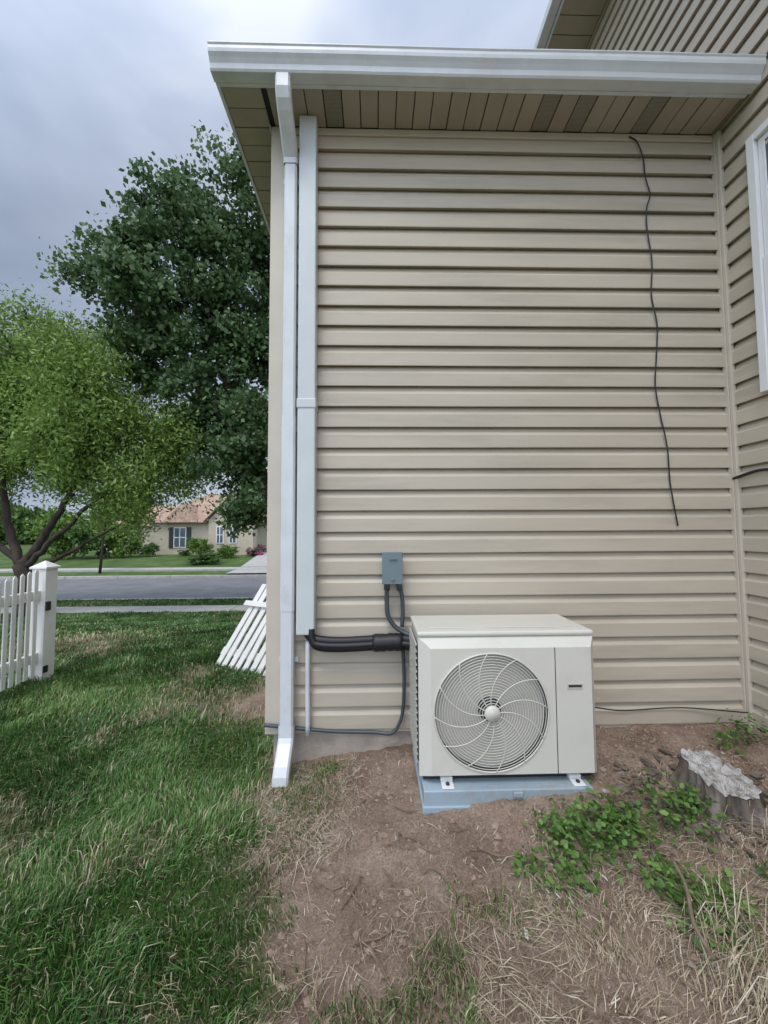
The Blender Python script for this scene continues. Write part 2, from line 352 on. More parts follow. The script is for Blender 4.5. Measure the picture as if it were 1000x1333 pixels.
b.add([(seam+.004,fy,izb),(ir,fy,izb),(ir,fy,izt),(seam+.004,fy,izt)],[(0,1,2,3)])
b.obj('front_panel',[M_ac,M_dark,M_fan],hp)
b=MB(); b.tube([(cx+.001,fy+.07,cz),(cx,fy+.082,cz)],R,64); b.obj('fan_shroud_back',[M_dark],hp)
b=MB()
for k in range(3):
    a0=k*2*math.pi/3+.4; vs=[];na=10;nr_=5
    for i in range(na+1):
        for j in range(nr_+1):
            r=.05+.195*j/nr_; a=a0+1.5*i/na+ .3*j/nr_
            vs.append((cx+math.cos(a)*r,fy+.062-.022*i/na,cz+math.sin(a)*r))
    b.add(vs,[(i*(nr_+1)+j,i*(nr_+1)+j+1,(i+1)*(nr_+1)+j+1,(i+1)*(nr_+1)+j) for i in range(na) for j in range(nr_)],0,True)
b.tube([(cx,fy+.06,cz),(cx,fy+.03,cz)],.055,24)
b.obj('fan',[M_fan],hp)
b=MB()
def gy(r): return fy-.012*(1-(r/.27)**2)-.003
nr=19
for i in range(nr):
    r=.046+(.268-.046)*i/(nr-1)
    b.tube([(cx+r*math.cos(a),gy(r),cz+r*math.sin(a)) for a in np.linspace(0,2*math.pi,73)],.0018 if i<nr-1 else .004,5,cap=False)
for k in range(12):
    a0=k*2*math.pi/12+.15; pts=[]
    for j in range(14):
        t=j/13; r=.03+.238*t; a=a0-.62*t**1.2
        pts.append((cx+r*math.cos(a),gy(r)-.002,cz+r*math.sin(a)))
    b.tube(pts,.0023,5)
b.tube([(cx,gy(0)+.004,cz),(cx,gy(0)-.009,cz)],[.038,.035],32)
b.obj('fan_grille',[M_ac],hp)
b=MB()
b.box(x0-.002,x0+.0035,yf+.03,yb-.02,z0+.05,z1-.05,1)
z=z0+.05
while z<z1-.04: b.box(x0-.010,x0-.003,yf+.02,yb-.01,z,z+.007,0); z+=.032
for y in np.linspace(yf+.02,yb-.015,9): b.box(x0-.012,x0-.0105,y,y+.007,z0+.04,z1-.04,0)
b.obj('coil_guard',[M_acd,M_dark],hp)
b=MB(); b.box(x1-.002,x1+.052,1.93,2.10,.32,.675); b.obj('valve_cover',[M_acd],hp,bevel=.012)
b=MB(); hx=.93; b.box(hx-.036,hx+.036,fy-.003,fy+.002,.608,.634,0); b.box(hx-.031,hx+.031,fy-.0045,fy-.0031,.617,.628,1); b.obj('painted_handle_recess',[M_acd,M_fan],hp,bevel=.001)  # no cavity: dark strip on a raised plate stands in for the recess shade
b=MB()
for xx in(.325,.93):
    b.box(xx-.028,xx+.028,1.728,1.80,.182,.1875,0); b.box(xx-.028,xx+.028,1.775,1.80,.1876,.205,0); b.tube([(xx,1.752,.188),(xx,1.752,.196)],.010,6,1)
    b.box(xx-.03,xx+.03,2.10,2.16,.182,.205,0)
b.box(x0+.02,x1-.02,1.80,2.12,.183,.2055,1)  # dark block fills the open gap under the casing, standing in for shade
b.obj('mounting_feet_and_gap_shade',[M_wframe,M_dark],hp,bevel=.002)
b=MB(); b.box(.212,.985,1.72,2.17,.075,.181); b.box(.205,.992,1.712,2.18,.03,.118)
b.box(.615,.66,1.708,1.7195,.15,.176)
b.obj('equipment_pad',[M_pad],bevel=.012,seg=3)
# ---------------------------------------------------------------- fences
b=MB(); fx=-3.10; fye=3.56
b.box(fx-.064,fx+.064,fye-.064,fye+.064,-.05,1.02); b.box(fx-.078,fx+.078,fye-.078,fye+.078,1.02,1.04)
b.add([(fx-.075,fye-.075,1.04),(fx+.075,fye-.075,1.04),(fx+.075,fye+.075,1.04),(fx-.075,fye+.075,1.04),(fx,fye,1.095)],[(0,1,4),(1,2,4),(2,3,4),(3,0,4)])
y=fye-.10
while y>-1:
    s=(fye-.1-y)/2.0; top=1.0-.12*math.sin(min(1,max(0,(s%1)))*math.pi)
    b.box(fx+.022,fx+.034,y-.038,y,.06,top)
    b.add([(fx+.022,y-.038,top),(fx+.034,y-.038,top),(fx+.034,y,top),(fx+.022,y,top),(fx+.028,y-.019,top+.03)],[(0,1,4),(1,2,4),(2,3,4),(3,0,4)])
    y-=.066
for z in(.18,.74): b.box(fx-.02,fx+.0215,-1,fye-.065,z,z+.085)
b.box(fx-.064,fx+.020,1.3,1.427,-.05,1.0)
b.box(fx+.0645,fx+.085,fye-.06,fye-.02,.64,.72,1); b.box(fx+.0645,fx+.08,fye-.06,fye-.02,.08,.14,1)
b.obj('picket_fence',[M_fence,M_black],bevel=.003)
b=MB(); base=Vector((-1.64,3.9,-.02)); d=Vector((.60,-.33,.0)).normalized(); up=Vector((.42,.10,.80)).normalized(); nn=d.cross(up).normalized()
rp=np.random.default_rng(4)
for k in range(11):
    p=base+d*(.096*k+rp.uniform(-.008,.008)); ln=.94+rp.uniform(-.05,.05); u_=(up+d*rp.uniform(-.035,.035)).normalized()
    b.obox(p+u_*(ln/2)+nn*rp.uniform(-.004,.004),d*.032,u_*(ln/2),nn*.010)
b.obox(base+d*.47+up*.70+nn*.027,d*.53,up*.028,nn*.0125); b.obox(base+d*.47+up*.17-nn*.03,d*.53,up*.04,nn*.0138)
b.obj('leaning_picket_panel',[M_fence],bevel=.003)
# ---------------------------------------------------------------- vegetation
def unit(n,rg):
    v=rg.normal(size=(n,3)); return v/np.linalg.norm(v,axis=1,keepdims=True)
def leaves(P,dirv,L_,W_,rg):
    n=len(P); sd=np.cross(dirv,unit(n,rg)); sd/=np.linalg.norm(sd,axis=1,keepdims=True)+1e-9
    L_=np.asarray(L_).reshape(-1,1);W_=np.asarray(W_).reshape(-1,1)
    V=np.stack([P-dirv*L_/2,P+sd*W_/2,P+dirv*L_/2,P-sd*W_/2],1).reshape(-1,3)
    return V,np.arange(4*n).reshape(-1,4)
def crown(clumps,dens,sub,subr,size,asp,rg,droop=0):
    Ps=[];R=[]
    for (x,y,z,r) in clumps:
        k=max(3,int(sub*r*r)); c=unit(k,rg)*(rg.random((k,1))**.45)*r*1.05*np.array([1,1,.9])+np.array([x,y,z])
        m=int(dens*r*r/k)+1
        sr=subr*(.6+.8*rg.random((k,1,1)))
        off=rg.normal(size=(k,m,3))*sr*np.array([1,1,.8+droop*1.2])
        off[:,:,2]-=droop*.3*rg.random((k,m))
        p=c[:,None,:]+off
        cr_=rg.random((k,1))
        Ps.append(p.reshape(-1,3)); R.append((.55*cr_+.45*rg.random((k,m))).ravel())
    P=np.concatenate(Ps);R=np.concatenate(R); n=len(P)
    d=unit(n,rg); d[:,2]-=droop*1.4; d/=np.linalg.norm(d,axis=1,keepdims=True)
    s=size*(.6+.8*rg.random(n)); V,F=leaves(P,d,s,s*asp,rg)
    return V,F,np.repeat(R,4)
def tree(name,base,clumps,limbs,leafm,twr=.05,**kw):
    e=empty(name); rg=np.random.default_rng(len(name))
    V,F,R=crown(clumps,rg=rg,**kw); fast('foliage',V,F,{'rnd':R},[leafm],e)
    b=MB(); base=Vector(base)
    for pts,ra,rb in limbs:
        q=crom([base+Vector(p) for p in pts],6); n=len(q)
        q=[p+Vector(tuple(rg.normal(size=3)*.02)) for p in q]
        b.tube(q,[ra+(rb-ra)*i/(n-1) for i in range(n)],8)
    ends=[base+Vector(p) for l in limbs for p in l[0][1:]]
    for (x,y,z,r) in clumps:
        c=Vector((x,y,z)); s=min(ends,key=lambda q:(q-c).length+max(0,q.z-c.z)*2)
        mid=(s+c)/2+Vector((0,0,.15*(c-s).length))
        q=crom([s,mid,c],5); b.tube(q,[twr-(twr-.015)*i/(len(q)-1) for i in range(len(q))],6)
        for k in range(7):
            t=Vector(tuple(unit(1,rg)[0]))*r*.9; b.tube([c-(c-mid)*.3,c+t*.5+Vector((0,0,.05)),c+t],[.016,.010,.004],5)
    b.obj('trunk_and_limbs',[M_bark],e); return e
M_l1=leafmat('cottonwood_leaf',[(0,(.05,.088,.034)),(.5,(.088,.155,.056)),(.85,(.15,.235,.095)),(1,(.26,.33,.21))],.28,.38)
M_l2=leafmat('willow_leaf',[(0,(.10,.165,.03)),(.5,(.21,.32,.07)),(1,(.36,.48,.14))],.35,.5)
ty=9.6; sh=.42
cl=[(-3.67,10.4,.75),(-3.45,11.0,.45),(-5.35,10.1,.75),(-5.5,10.8,.4),(-5.25,8.9,1.1),(-4.45,9.4,.75),(-7.3,8.3,.65),(-7.7,7.9,.45),(-6.7,7.3,.9),(-5.75,7.3,1.05),(-4.2,8.1,1.15),(-3.5,9.2,1.0),(-6.3,6.1,.9),(-5,5.7,1.3),(-3.6,6.5,1.2),(-4.2,4.4,1.15),(-3.4,3.9,1.0),(-5.2,4.5,.7),(-3.8,2.8,.9),(-4.5,3.3,.55),(-3.4,1.9,.65),(-2.0,7,1.5),(-1.6,5,1.3),(-2.4,10.2,.8),(-2.7,8.3,1.1),(-7.0,6.5,.5),(-6.2,5.3,.55),(-4.6,7.0,1.0),(-6.3,8.1,.7)]
rg=np.random.default_rng(3)
clumps=[(x+sh,ty+rg.uniform(-.9,.9),z,r) for x,z,r in cl]
tree('cottonwood_tree',(-2.1,ty,-.8),clumps,
 [([(0,0,0),(-.1,0,2.0),(-.1,0,4.5),(-.3,0,8),(-.9,0,11.2)],.30,.05),([(-.1,0,1.6),(-1.2,.1,4.5),(-2.3,0,7.5),(-2.9,0,10.6)],.17,.03),([(-1.2,.1,4.3),(-2.6,-.2,6.0),(-4.0,-.2,7.7),(-4.9,-.2,9.0)],.10,.02),([(-.1,0,3),(.6,.2,6),(.8,.2,8)],.14,.03)],
 M_l1,dens=3500,sub=40,subr=.16,size=.11,asp=.85)
wy=9.6; wx_=-8.85
wl=[(-.2,6.0,.95),(1.2,5.8,1.0),(.5,6.5,.45),(-1.4,5.5,1.1),(.4,4.8,1.6),(2.0,4.8,1.15),(3.0,4.0,1.15),(1.7,3.6,1.3),(3.6,3.2,.9),(-.6,3.8,1.2),(2.9,2.5,.75),(1.9,2.3,.65),(2.4,1.8,.4),(-2.2,4.2,1.6),(-2.2,2.6,1.1),(3.9,3.8,.6),(-3.8,4.9,1.4),(-3.9,3,1.3),(-.5,6.6,.35),(.6,3.0,.8),(1.1,4.3,1.2),(-.9,4.8,1.2)]
clumps=[(wx_+x,wy+rg.uniform(-.9,.9),z,r) for x,z,r in wl]
tree('willow_tree',(wx_,wy,-.75),clumps,
 [([(0,0,0),(.05,0,.8),(-.1,0,1.5)],.24,.18),([(-.1,0,1.3),(.5,.1,2.3),(1.1,.1,3.6),(1.3,0,5.5)],.11,.03),([(-.1,0,1.3),(-.5,0,2.4),(-.6,-.1,4.2),(-.3,0,6.2)],.11,.03),([(0,0,1.2),(.8,-.2,1.9),(1.8,-.2,2.9),(3,-.1,4)],.08,.02),([(-.1,0,1.3),(-1.2,0,2.4),(-2.2,0,4)],.09,.02),([(0,0,1.0),(.7,.3,1.5),(1.5,.4,2.0),(2.8,.4,2.8)],.06,.015)],
 M_l2,twr=.03,dens=6000,sub=40,subr=.20,size=.105,asp=.40,droop=.4)
M_sh=leafmat('shrub_leaf',[(0,(.035,.075,.018)),(.6,(.075,.15,.03)),(1,(.14,.23,.055))],.2)
M_shl=leafmat('light_shrub_leaf',[(0,(.07,.13,.02)),(.6,(.15,.25,.045)),(1,(.22,.33,.07))],.3)
M_fl=leafmat('flower_petals',[(0,(.05,.10,.03)),(.45,(.06,.12,.03)),(.5,(.5,.12,.25)),(1,(.7,.25,.4))],.2)
def shrub(name,x,y,r,h,m):
    rg=np.random.default_rng(int(abs(x*100)))
    g=float(H(x,y,False)); V,F,R=crown([(0,0,0,1)],dens=2500,sub=60,subr=.13,size=.16,asp=.7,rg=rg)
    V=V*np.array([r,r,h/2]); V[:,2]+=h/2; V+=np.array([x,y,g]); fast(name,V,F,{'rnd':R},[m])
for a in [(-16.9,28,.6,1.1,M_sh),(-13.1,28,.8,1.5,M_shl),(-11.1,27.5,.5,.9,M_sh),(-10.4,26.5,.6,1.0,M_shl),(-10.6,23.5,1.0,.7,M_sh),(-11.5,26.3,.5,.6,M_sh),(-14.6,28.6,.45,.5,M_sh),(-18.4,27.5,1.2,2.6,M_shl),(-9.2,28,.4,.7,M_sh),(-20,27,1.4,3.2,M_sh),(-22.4,27,1.6,3.6,M_shl)]:
    shrub('shrub',*a)
shrub('flowering_shrub',-9.0,28,.6,.6,M_fl); shrub('flowering_shrub',-9.6,30.5,.7,.8,M_fl)
rg2=np.random.default_rng(21)
clumps=[(x,62+rg2.uniform(-6,6),rg2.uniform(.8,3.2)+(1.6 if x<-60 else 0),rg2.uniform(1.8,3.2)) for x in np.arange(-105,40,2.3)]
V,F,R=crown(clumps,dens=260,sub=12,subr=.7,size=.75,asp=.8,rg=rg2); fast('distant_tree_line',V,F,{'rnd':R},[M_sh])
b=MB(); b.tube([(-14.3,19.6,-.8),(-14.2,19.6,.6),(-14.1,19.6,2)],[.07,.055,.04],8)
e=empty('young_tree'); b.obj('trunk',[M_bark],e)
V,F,R=crown([(-14.1,19.6,2.9,.8),(-14.5,19.6,2.3,.6),(-13.7,19.5,2.4,.6),(-14.1,19.6,1.7,.5)],dens=1500,sub=30,subr=.2,size=.14,asp=.5,rg=rg2); fast('foliage',V,F,{'rnd':R},[M_l2],e)
# ---------------------------------------------------------------- neighbour house
nh=empty('tan_stucco_house')
M_st=mat('stucco',(.50,.43,.33),.9,.06,3); M_tile=mat('brown_orange_shingles',(.37,.25,.185),.9,.3,5,dirt=(.25,.17,.13)); M_shut=mat('dark_shutters',(.03,.04,.035),.6)
g=-.42; ez=2.15
b=MB(); b.box(-18.2,-10.2,30.2,39,g-.5,ez); b.box(-13.05,-9.6,29.2,30.19,g-.5,ez+.2); b.add([(-13.05,29.2,ez+.2),(-9.6,29.2,ez+.2),(-11.3,29.2,4.1)],[(0,1,2)]); b.box(-24,-18.21,33,39,g-.5,ez-.2)
b.obj('walls',[M_st],nh)
b=MB(); b.add([(-18.6,29.8,ez),(-9.9,29.8,ez),(-9.9,39.4,ez),(-18.6,39.4,ez),(-15.6,34.5,4.9),(-13,34.5,4.9)],[(0,1,5,4),(1,2,5),(2,3,4,5),(3,0,4)])
b.add([(-13.4,28.9,ez),(-11.3,28.9,4.3),(-11.3,34.5,4.3),(-13.4,34.5,ez),(-9.25,28.9,ez),(-9.25,34.5,ez)],[(0,1,2,3),(1,4,5,2)])
b.add([(-16.9,29.5,ez),(-14.1,29.5,ez),(-15.5,29.8,3.7),(-15.5,33,3.7)],[(0,1,2),(1,3,2),(0,2,3)])
b.add([(-24.4,32.6,ez-.2),(-18.3,32.6,ez-.2),(-18.3,36,3.9),(-22.4,36,3.9),(-24.4,39.4,ez-.2)],[(0,1,2,3),(0,3,4)])
b.obj('roof',[M_tile],nh)
b=MB()
for (x,z,wd,h) in [(-15.75,.95,.42,.75),(-12.15,1.15,.22,.6),(-11.15,1.15,.22,.6)]:
    yy=30.19 if x<-14 else 29.19
    b.box(x-wd-.08,x+wd+.08,yy-.05,yy,z-h-.08,z+h+.08,0); b.box(x-wd,x+wd,yy-.07,yy-.052,z-h,z+h,1); b.box(x-.03,x+.03,yy-.09,yy-.072,z-h,z+h,0); b.box(x-wd,x+wd,yy-.088,yy-.074,z-.03,z+.03,0)
    if x<-14:
        for s in(-1,1): b.box(x+s*(wd+.28)-.17,x+s*(wd+.28)+.17,yy-.06,yy,z-h-.08,z+h+.08,2)
b.obj('windows',[M_wframe,M_glass,M_shut],nh)
# ---------------------------------------------------------------- grass
def blades(n,xr,yr,keep,hm,wm,rg,lean=.6,flat=False):
    x=rg.uniform(*xr,n);y=rg.uniform(*yr,n); k=rg.random(n)<keep(x,y)
    k&=~((x>XL-.03)&(y>D-.02))
    k&=~((x>.19)&(x<1.01)&(y>1.695))
    k&=(x<XR-.02)
    x=x[k];y=y[k];n=len(x); z=H(x,y)-.004
    cl=fbm(x*5,y*5,9,3)
    h=hm*(.5+.9*rg.random(n))*(1+1.5*cl); w=wm*(.6+.8*rg.random(n))
    a=rg.uniform(0,2*np.pi,n); a2=fbm(x*3,y*3,13,2)*10
    dx=np.cos(a)*.6+np.cos(a2)*.6;dy=np.sin(a)*.6+np.sin(a2)*.6
    ln=lean*(.3+rg.random(n)*1.1)
    sa=rg.uniform(0,2*np.pi,n); sx=np.cos(sa);sy=np.sin(sa)
    P=np.stack([x,y,z],-1); D_=np.stack([dx,dy,np.zeros(n)],-1); S=np.stack([sx,sy,np.zeros(n)],-1)*w[:,None]/2; U=np.array([0,0,1.])
    hh=h[:,None]; l=ln[:,None]
    if flat:
        m1=P+D_*hh*.5+U*(hh*.06+.004)+U*rg.uniform(0,.02,(n,1)); tp=P+D_*hh+U*rg.uniform(.0,.03,(n,1))
        tp[:,:2]+=rg.normal(size=(n,2))*hh*.15
    else:
        m1=P+U*hh*.6+D_*hh*l*.25; tp=P+U*hh*(1-.35*l)+D_*hh*l*.8
    V=np.stack([P-S,P+S,m1+S*.8,m1-S*.8,tp],1).reshape(-1,3)
    i=np.arange(n)[:,None]*5; F=np.concatenate([i+np.array([[0,1,2]]),i+np.array([[0,2,3]]),i+np.array([[3,2,4]])],0)
    return V,F,n,x,y
def join(parts):
    Vs=[];Fs=[];Rs=[];o=0
    for V,F,R in parts: Vs.append(V);Fs.append(F+o);Rs.append(R);o+=len(V)
    return np.concatenate(Vs),np.concatenate(Fs),np.concatenate(Rs)
rg=np.random.default_rng(11); parts=[]
for n,xr,yr,hm,wm in [(105000,(-3.6,0.3),(.85,2.6),.058,.0040),(78000,(-6,-.6),(2.6,5.0),.056,.0060),(90000,(-12,-.7),(5,9.98),.055,.012),(14000,(-14,4),(10.8,11.9),.05,.02)]:
    V,F,n_,x,y=blades(n,xr,yr,lawn if yr[0]<9 else (lambda a,b:np.ones_like(a)),hm,wm,rg,lean=.95)
    base=.38+1.4*fbm(x*1.6,y*1.6,20)+.6*fbm(x*7,y*7,23)+.3*(rg.random(n_)-.5); dry=rg.random(n_)<.08+.5*(1-lawn(x,y)); base=np.where(dry,.84+.16*rg.random(n_),np.clip(base,0,.78))
    parts.append((V,F,np.repeat(base,5)))
def tk(x,y):
    m=ss(fbm(x*3.6,y*3.6,31),-.03,.14)*(1-ss(y,1.15,1.5))*.7; m=m+.75*np.exp(-(((x+.36)/.12)**2+((y-1.95)/.22)**2))
    return np.clip(m*(1-lawn(x,y)),0,1)*(1-ss(x,.3,.8)*.8)
V,F,n_,x,y=blades(65000,(-.8,1.6),(.85,2.2),tk,.055,.0036,rg,lean=1.1)
parts.append((V,F,np.repeat(np.where(rg.random(n_)<.4,.9,.2+.5*rg.random(n_)),5)))
V,F,R=join(parts)
M_g=leafmat('grass_blade',[(0,(.036,.092,.020)),(.4,(.075,.165,.037)),(.78,(.15,.25,.07)),(.84,(.34,.30,.16)),(1,(.52,.46,.30))],0,.45)
fast('lawn_grass',V,F,{'rnd':R},[M_g])
def sk(x,y):
    m=.22+1.0*ss(fbm(x*2.2,y*2.2,41),-.08,.15); m=m*(.18+.82*(1-ss(y,1.2,1.7)))+.7*ss(x,1.0,1.4)*(1-ss(y,1.4,1.7)); return np.clip(m,0,1)*(1-.6*lawn(x,y))
V1,F1,n1,_,_=blades(60000,(-.9,2.15),(.85,2.2),sk,.07,.0024,rg,flat=True)
V2,F2,n2,_,_=blades(5500,(.9,2.1),(.85,1.6),lambda x,y:ss(x*1.0-y*.8+fbm(x*2.5,y*2.5,51)*2,0.0,.8)*.9,.13,.0026,rg,lean=2.2)
V4,F4,n4,_,_=blades(12000,(-.2,2.1),(.85,1.4),lambda x,y:.5*ss(fbm(x*2.5,y*2.5,57),-.08,.12),.13,.0026,rg,flat=True)
V3,F3,n3,_,_=blades(9000,(-2.5,-.3),(.85,3),lambda x,y:.35+0*x,.08,.0026,rg,flat=True)
V5,F5,n5,_,_=blades(2500,(-.6,-.1),(1.6,2.2),lambda x,y:.6+0*x,.13,.0026,rg,flat=True)
V,F,R=join([(V1,F1,np.repeat(rg.random(n1),5)),(V2,F2,np.repeat(.3+.7*rg.random(n2),5)),(V3,F3,np.repeat(rg.random(n3),5)),(V4,F4,np.repeat(rg.random(n4),5)),(V5,F5,np.repeat(.4+.6*rg.random(n5),5))])
M_s=leafmat('dry_straw',[(0,(.17,.125,.08)),(.4,(.33,.26,.17)),(.8,(.50,.42,.29)),(1,(.66,.59,.46))],0,.7)
fast('dry_straw',V,F,{'rnd':R},[M_s])
b=MB(); rg=np.random.default_rng(5)
t=(1+5**.5)/2
iv=[Vector(v).normalized() for v in [(-1,t,0),(1,t,0),(-1,-t,0),(1,-t,0),(0,-1,t),(0,1,t),(0,-1,-t),(0,1,-t),(t,0,-1),(t,0,1),(-t,0,-1),(-t,0,1)]]
if_=[(0,11,5),(0,5,1),(0,1,7),(0,7,10),(0,10,11),(1,5,9),(5,11,4),(11,10,2),(10,7,6),(7,1,8),(3,9,4),(3,4,2),(3,2,6),(3,6,8),(3,8,9),(4,9,5),(2,4,11),(6,2,10),(8,6,7),(9,8,1)]
cnt=0
while cnt<6000:
    x=rg.uniform(-.6,2.15);y=rg.uniform(.95,2.2)
    if (.18<x<1.02 and y>1.69) or lawn(x,y)>.4: continue
    if y<1.6 and rg.random()<.4: continue
    cnt+=1; s=min(.018,.0022*(1/(rg.random()+.05))**.75); z=float(H(x,y)); q=rg.uniform(.6,1.2,3)
    vs=[(x+v.x*s*q[0]*(1+.25*rg.normal()),y+v.y*s*q[1],z+v.z*s*q[2]*.7) for v in iv]
    b.add(vs,if_,0 if rg.random()<.97 else 1)
M_clod=mat('soil_clod',(.27,.195,.15),.95,.35,30,bump=.4); M_peb=mat('pebble',(.34,.30,.26),.8,.3,30)
b.obj('soil_clods',[M_clod,M_peb])
rg=np.random.default_rng(9); parts=[]
for (x,y,r,h,n) in [(.90,1.53,.12,.06,420),(.75,1.54,.07,.05,170),(1.03,1.56,.08,.05,160),(1.27,1.60,.10,.08,230),(1.36,1.64,.06,.07,110),(1.06,1.36,.07,.04,170),(1.10,1.26,.08,.04,180),(1.2,1.32,.06,.04,90),(.68,1.40,.07,.03,110),(.55,1.44,.05,.025,45),(2.03,2.05,.09,.12,120),(2.1,1.9,.05,.10,60),(1.85,1.98,.05,.07,40),(-.25,2.12,.05,.05,30),(1.75,1.5,.08,.06,80),(1.45,1.35,.08,.04,80)]:
    px=x+rg.normal(size=n)*r*.7; py=y+rg.normal(size=n)*r*.55; pz=H(px,py)+rg.random(n)*h+.006
    d=unit(n,rg); d[:,2]=np.abs(d[:,2])*.5; d/=np.linalg.norm(d,axis=1,keepdims=True)
    P=np.stack([px,py,pz],-1); up=np.tile([0,0,1.],(n,1))+rg.normal(size=(n,3))*.45; sd=np.cross(d,up); sd/=np.linalg.norm(sd,axis=1,keepdims=True)
    Ls=rg.uniform(.014,.034,n)[:,None]; W=Ls*.34
    nm=np.cross(sd,d)
    V=np.stack([P,P+d*Ls*.35+sd*W,P+d*Ls*.75+sd*W*.75,P+d*Ls-nm*Ls*.12,P+d*Ls*.75-sd*W*.75,P+d*Ls*.35-sd*W],1).reshape(-1,3)
    parts.append((V,np.arange(6*n).reshape(-1,6),np.repeat(rg.random(n),6)))
V,F,R=join(parts)
M_w=leafmat('weed_leaf',[(0,(.06,.12,.025)),(.6,(.12,.23,.05)),(1,(.22,.34,.10))],.3,.5)
fast('weed_patch',V,F,{'rnd':R},[M_w])
b=MB()
for k in range(110):
    x=rg.uniform(-.5,2.1);y=rg.uniform(1.0,2.0)
    if .1<x<1.0 and y>1.67: continue
    if lawn(x,y)>.5: continue
    a=rg.uniform(0,6.28);l=rg.uniform(.03,.15); pts=[]
    for j in range(4):
        xx=x+math.cos(a)*l*j/3+rg.normal()*.006; yy=y+math.sin(a)*l*j/3+rg.normal()*.006
        pts.append((xx,yy,float(H(xx,yy))+.008+rg.random()*.012))
    b.tube(crom(pts,3),rg.uniform(.0012,.003),5)
b.tube(crom([(1.08,1.40,.15),(1.05,1.3,.14),(.99,1.2,.12),(.98,1.12,.1)],5),.006,6)
b.tube(crom([(1.48,1.25,.15),(1.35,1.16,.15),(1.25,1.05,.11)],5),.007,6)
b.obj('fallen_twigs',[mat('dead_wood',(.18,.13,.09),.9,.3,30)])
b=MB()
for (x,y) in [(.63,1.34),(.67,1.33),(.60,1.36),(-1.4,3.0),(.48,1.25),(.82,1.38)]:
    z=float(H(x,y))+.012; a=rg.uniform(0,3); s=rg.uniform(.006,.012)
    b.obox((x,y,z),(math.cos(a)*s,math.sin(a)*s,.003),(-math.sin(a)*s*.5,math.cos(a)*s*.5,.004),(0,0,.003))
b.obj('litter_scraps',[M_fence],bevel=.002)
# stump: flared bark sides, splintered rim, weathered cut face
st=empty('tree_stump'); b=MB(); sx,sy=1.55,1.70; g0=.08; NS=120; rows=14
def topz(a,rr=1): return .165+.028*rr*math.sin(a)+.018*rr*math.cos(a-2.6)
vs=[]
for j in range(rows+1):
    t=j/rows
    for k in range(NS):
        a=2*math.pi*k/NS
        root=.5+.5*math.sin(a*5+1.3)
        r=.128+.13*(1-t)**2.2*(.35+1.1*root)+.022*float(fbm(a*3.0,t*1.2,60))*2+(.012+.008*(1-t))*float(vn(a*13,t*1.2,61))-.010*abs(math.sin(a*11+t))
        h=g0+t*(topz(a)+.030*float(vn(a*9,.3,62))-.015)
        vs.append((sx+math.cos(a)*r,sy+math.sin(a)*r*.92,h))
fs=[(j*NS+k,j*NS+(k+1)%NS,(j+1)*NS+(k+1)%NS,(j+1)*NS+k) for j in range(rows) for k in range(NS)]
b.add(vs,fs,0,False); b.obj('stump_bark',[mat('stump_bark',(.11,.088,.070),.95,.6,22,bump=1,bscale=45,stretch=(1,1,.18),dirt=(.33,.30,.27),dscale=9,damt=.9)],st)
b=MB(); top=vs[-NS:]; T_=[]; Q=16
for q in range(Q):
    s=1-q/Q
    for k in range(NS):
        p=top[k]; a=2*math.pi*k/NS
        crack=.014*max(0,1-abs(math.sin(a*3.5+.4+.5*s))*8)*min(1,s*1.6)
        T_.append((sx+(p[0]-sx)*s,sy+(p[1]-sy)*s,p[2]*s**2+(g0+topz(a,s)-.004)*(1-s**2)-crack+.006*float(vn(a*6,q*.6,70))))
T_.append((sx,sy,g0+.164))
fs=[(q*NS+k,q*NS+(k+1)%NS,(q+1)*NS+(k+1)%NS,(q+1)*NS+k) for q in range(Q-1) for k in range(NS)]+[((Q-1)*NS+k,(Q-1)*NS+(k+1)%NS,Q*NS) for k in range(NS)]
b.add(T_,fs,0,False)
M_wood=bpy.data.materials.new('weathered_end_grain'); N,L,B=nodes(M_wood)
tc=N.new('ShaderNodeTexCoord'); mp=N.new('ShaderNodeMapping'); mp.inputs['Location'].default_value=(-sx,-sy,0); L.new(tc.outputs['Object'],mp.inputs[0])
wv=N.new('ShaderNodeTexWave'); wv.wave_type='RINGS'; wv.rings_direction='Z'; wv.inputs['Scale'].default_value=38; wv.inputs['Distortion'].default_value=4; wv.inputs['Detail'].default_value=6; wv.inputs['Detail Scale'].default_value=3; L.new(mp.outputs[0],wv.inputs['Vector'])
c1=ramp(wv.outputs['Fac'],[(.1,(.37,.35,.33)),(.6,(.45,.435,.41)),(1,(.50,.485,.46))])
n3_=noise(16,9,.78); c2=ramp(n3_.outputs['Fac'],[(.40,(.30,.27,.24)),(.56,(1,1,1))])
m2=N.new('ShaderNodeMix'); m2.data_type='RGBA'; m2.blend_type='MULTIPLY'; m2.inputs[0].default_value=1; L.new(c1.outputs[0],m2.inputs[6]); L.new(c2.outputs[0],m2.inputs[7]); L.new(m2.outputs[2],B.inputs['Base Color']); B.inputs['Roughness'].default_value=.9
b.obj('stump_cut_face',[M_wood],st)
b=MB()
for k in range(110):
    a=rg.uniform(0,6.28); r=rg.uniform(.15,.36); x=sx+math.cos(a)*r-.08;y=sy+math.sin(a)*r*.7
    if x>2.1: continue
    l=rg.uniform(.010,.042); z=float(H(x,y))+.012; tl=rg.uniform(-.3,.3)
    b.obox((x,y,z),(math.cos(a)*l,math.sin(a)*l,l*tl),(-math.sin(a)*l*.35,math.cos(a)*l*.35,0),(0,0,rg.uniform(.003,.008)))
b.obj('bark_chips',[mat('bark_chip',(.15,.12,.095),.95,.4,20,bump=.8)],st,bevel=.003)
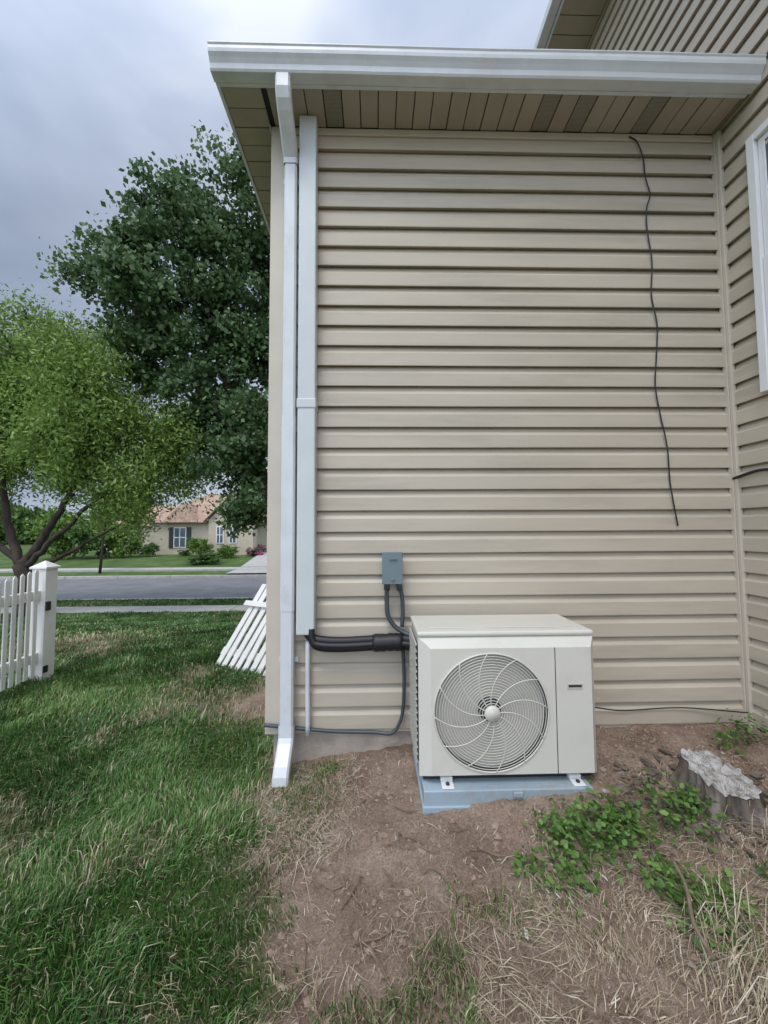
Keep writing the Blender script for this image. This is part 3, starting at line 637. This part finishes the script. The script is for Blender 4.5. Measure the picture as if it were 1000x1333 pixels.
# ---------------------------------------------------------------- world / sun
w=bpy.data.worlds.new("World"); scene.world=w; w.use_nodes=True; N,L=w.node_tree.nodes,w.node_tree.links
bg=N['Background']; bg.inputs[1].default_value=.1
el,az=math.radians(62),math.radians(200)
sky=N.new('ShaderNodeTexSky'); sky.sky_type='NISHITA'; sky.sun_disc=False; sky.sun_elevation=el; sky.sun_rotation=az
tc=N.new('ShaderNodeTexCoord'); mp=N.new('ShaderNodeMapping'); mp.inputs['Scale'].default_value=(1,1,1.8); L.new(tc.outputs['Generated'],mp.inputs[0])
nz=N.new('ShaderNodeTexNoise'); nz.inputs['Scale'].default_value=2.3; nz.inputs['Detail'].default_value=5; nz.inputs['Roughness'].default_value=.45; nz.inputs['Distortion'].default_value=.2; L.new(mp.outputs[0],nz.inputs['Vector'])
cr=N.new('ShaderNodeValToRGB'); e=cr.color_ramp.elements; e[0].position=.34; e[0].color=(.33,.40,.53,1); e[1].position=.68; e[1].color=(.70,.75,.84,1); q=e.new(.5); q.color=(.46,.53,.67,1)
L.new(nz.outputs['Fac'],cr.inputs[0])
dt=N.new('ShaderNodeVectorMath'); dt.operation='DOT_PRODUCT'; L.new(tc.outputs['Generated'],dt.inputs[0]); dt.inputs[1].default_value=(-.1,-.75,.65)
mr=N.new('ShaderNodeMapRange'); mr.inputs[1].default_value=-.05; mr.inputs[2].default_value=1; mr.inputs[3].default_value=9.6; mr.inputs[4].default_value=36; L.new(dt.outputs['Value'],mr.inputs[0])  # sky brightened behind the camera, out of view, to add light to the scene
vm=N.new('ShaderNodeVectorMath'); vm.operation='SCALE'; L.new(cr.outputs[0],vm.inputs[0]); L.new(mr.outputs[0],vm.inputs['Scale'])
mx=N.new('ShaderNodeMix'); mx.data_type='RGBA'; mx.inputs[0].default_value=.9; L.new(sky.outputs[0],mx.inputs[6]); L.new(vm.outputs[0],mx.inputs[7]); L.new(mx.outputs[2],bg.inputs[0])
sl=bpy.data.lights.new('sun','SUN'); sl.energy=1.4; sl.angle=math.radians(18); sl.color=(1,.95,.88)
so=link(bpy.data.objects.new('sun',sl)); sd=Vector((math.sin(az)*math.cos(el),math.cos(az)*math.cos(el),math.sin(el))); so.rotation_euler=sd.to_track_quat('Z','Y').to_euler(); so.location=(0,-3,8)
# ---------------------------------------------------------------- camera
cam=bpy.data.cameras.new('camera'); co=link(bpy.data.objects.new('camera',cam)); scene.camera=co
cam.sensor_fit='VERTICAL'; cam.sensor_height=36; cam.lens=481/1333*36; cam.clip_start=.02; cam.clip_end=1500
yaw,pit,rol=math.radians(-1.3),math.radians(3.0),.0055
fh=Vector((-math.sin(yaw),math.cos(yaw),0)); r=Vector((math.cos(yaw),math.sin(yaw),0)); z=Vector((0,0,1))
f=fh*math.cos(pit)+z*math.sin(pit); u=z*math.cos(pit)-fh*math.sin(pit)
r2=r*math.cos(rol)-u*math.sin(rol); u2=u*math.cos(rol)+r*math.sin(rol)
co.matrix_world=Matrix(((r2.x,u2.x,-f.x,0),(r2.y,u2.y,-f.y,0),(r2.z,u2.z,-f.z,CZ),(0,0,0,1)))
scene.view_settings.view_transform='Standard'; scene.view_settings.look='None'; scene.view_settings.exposure=0
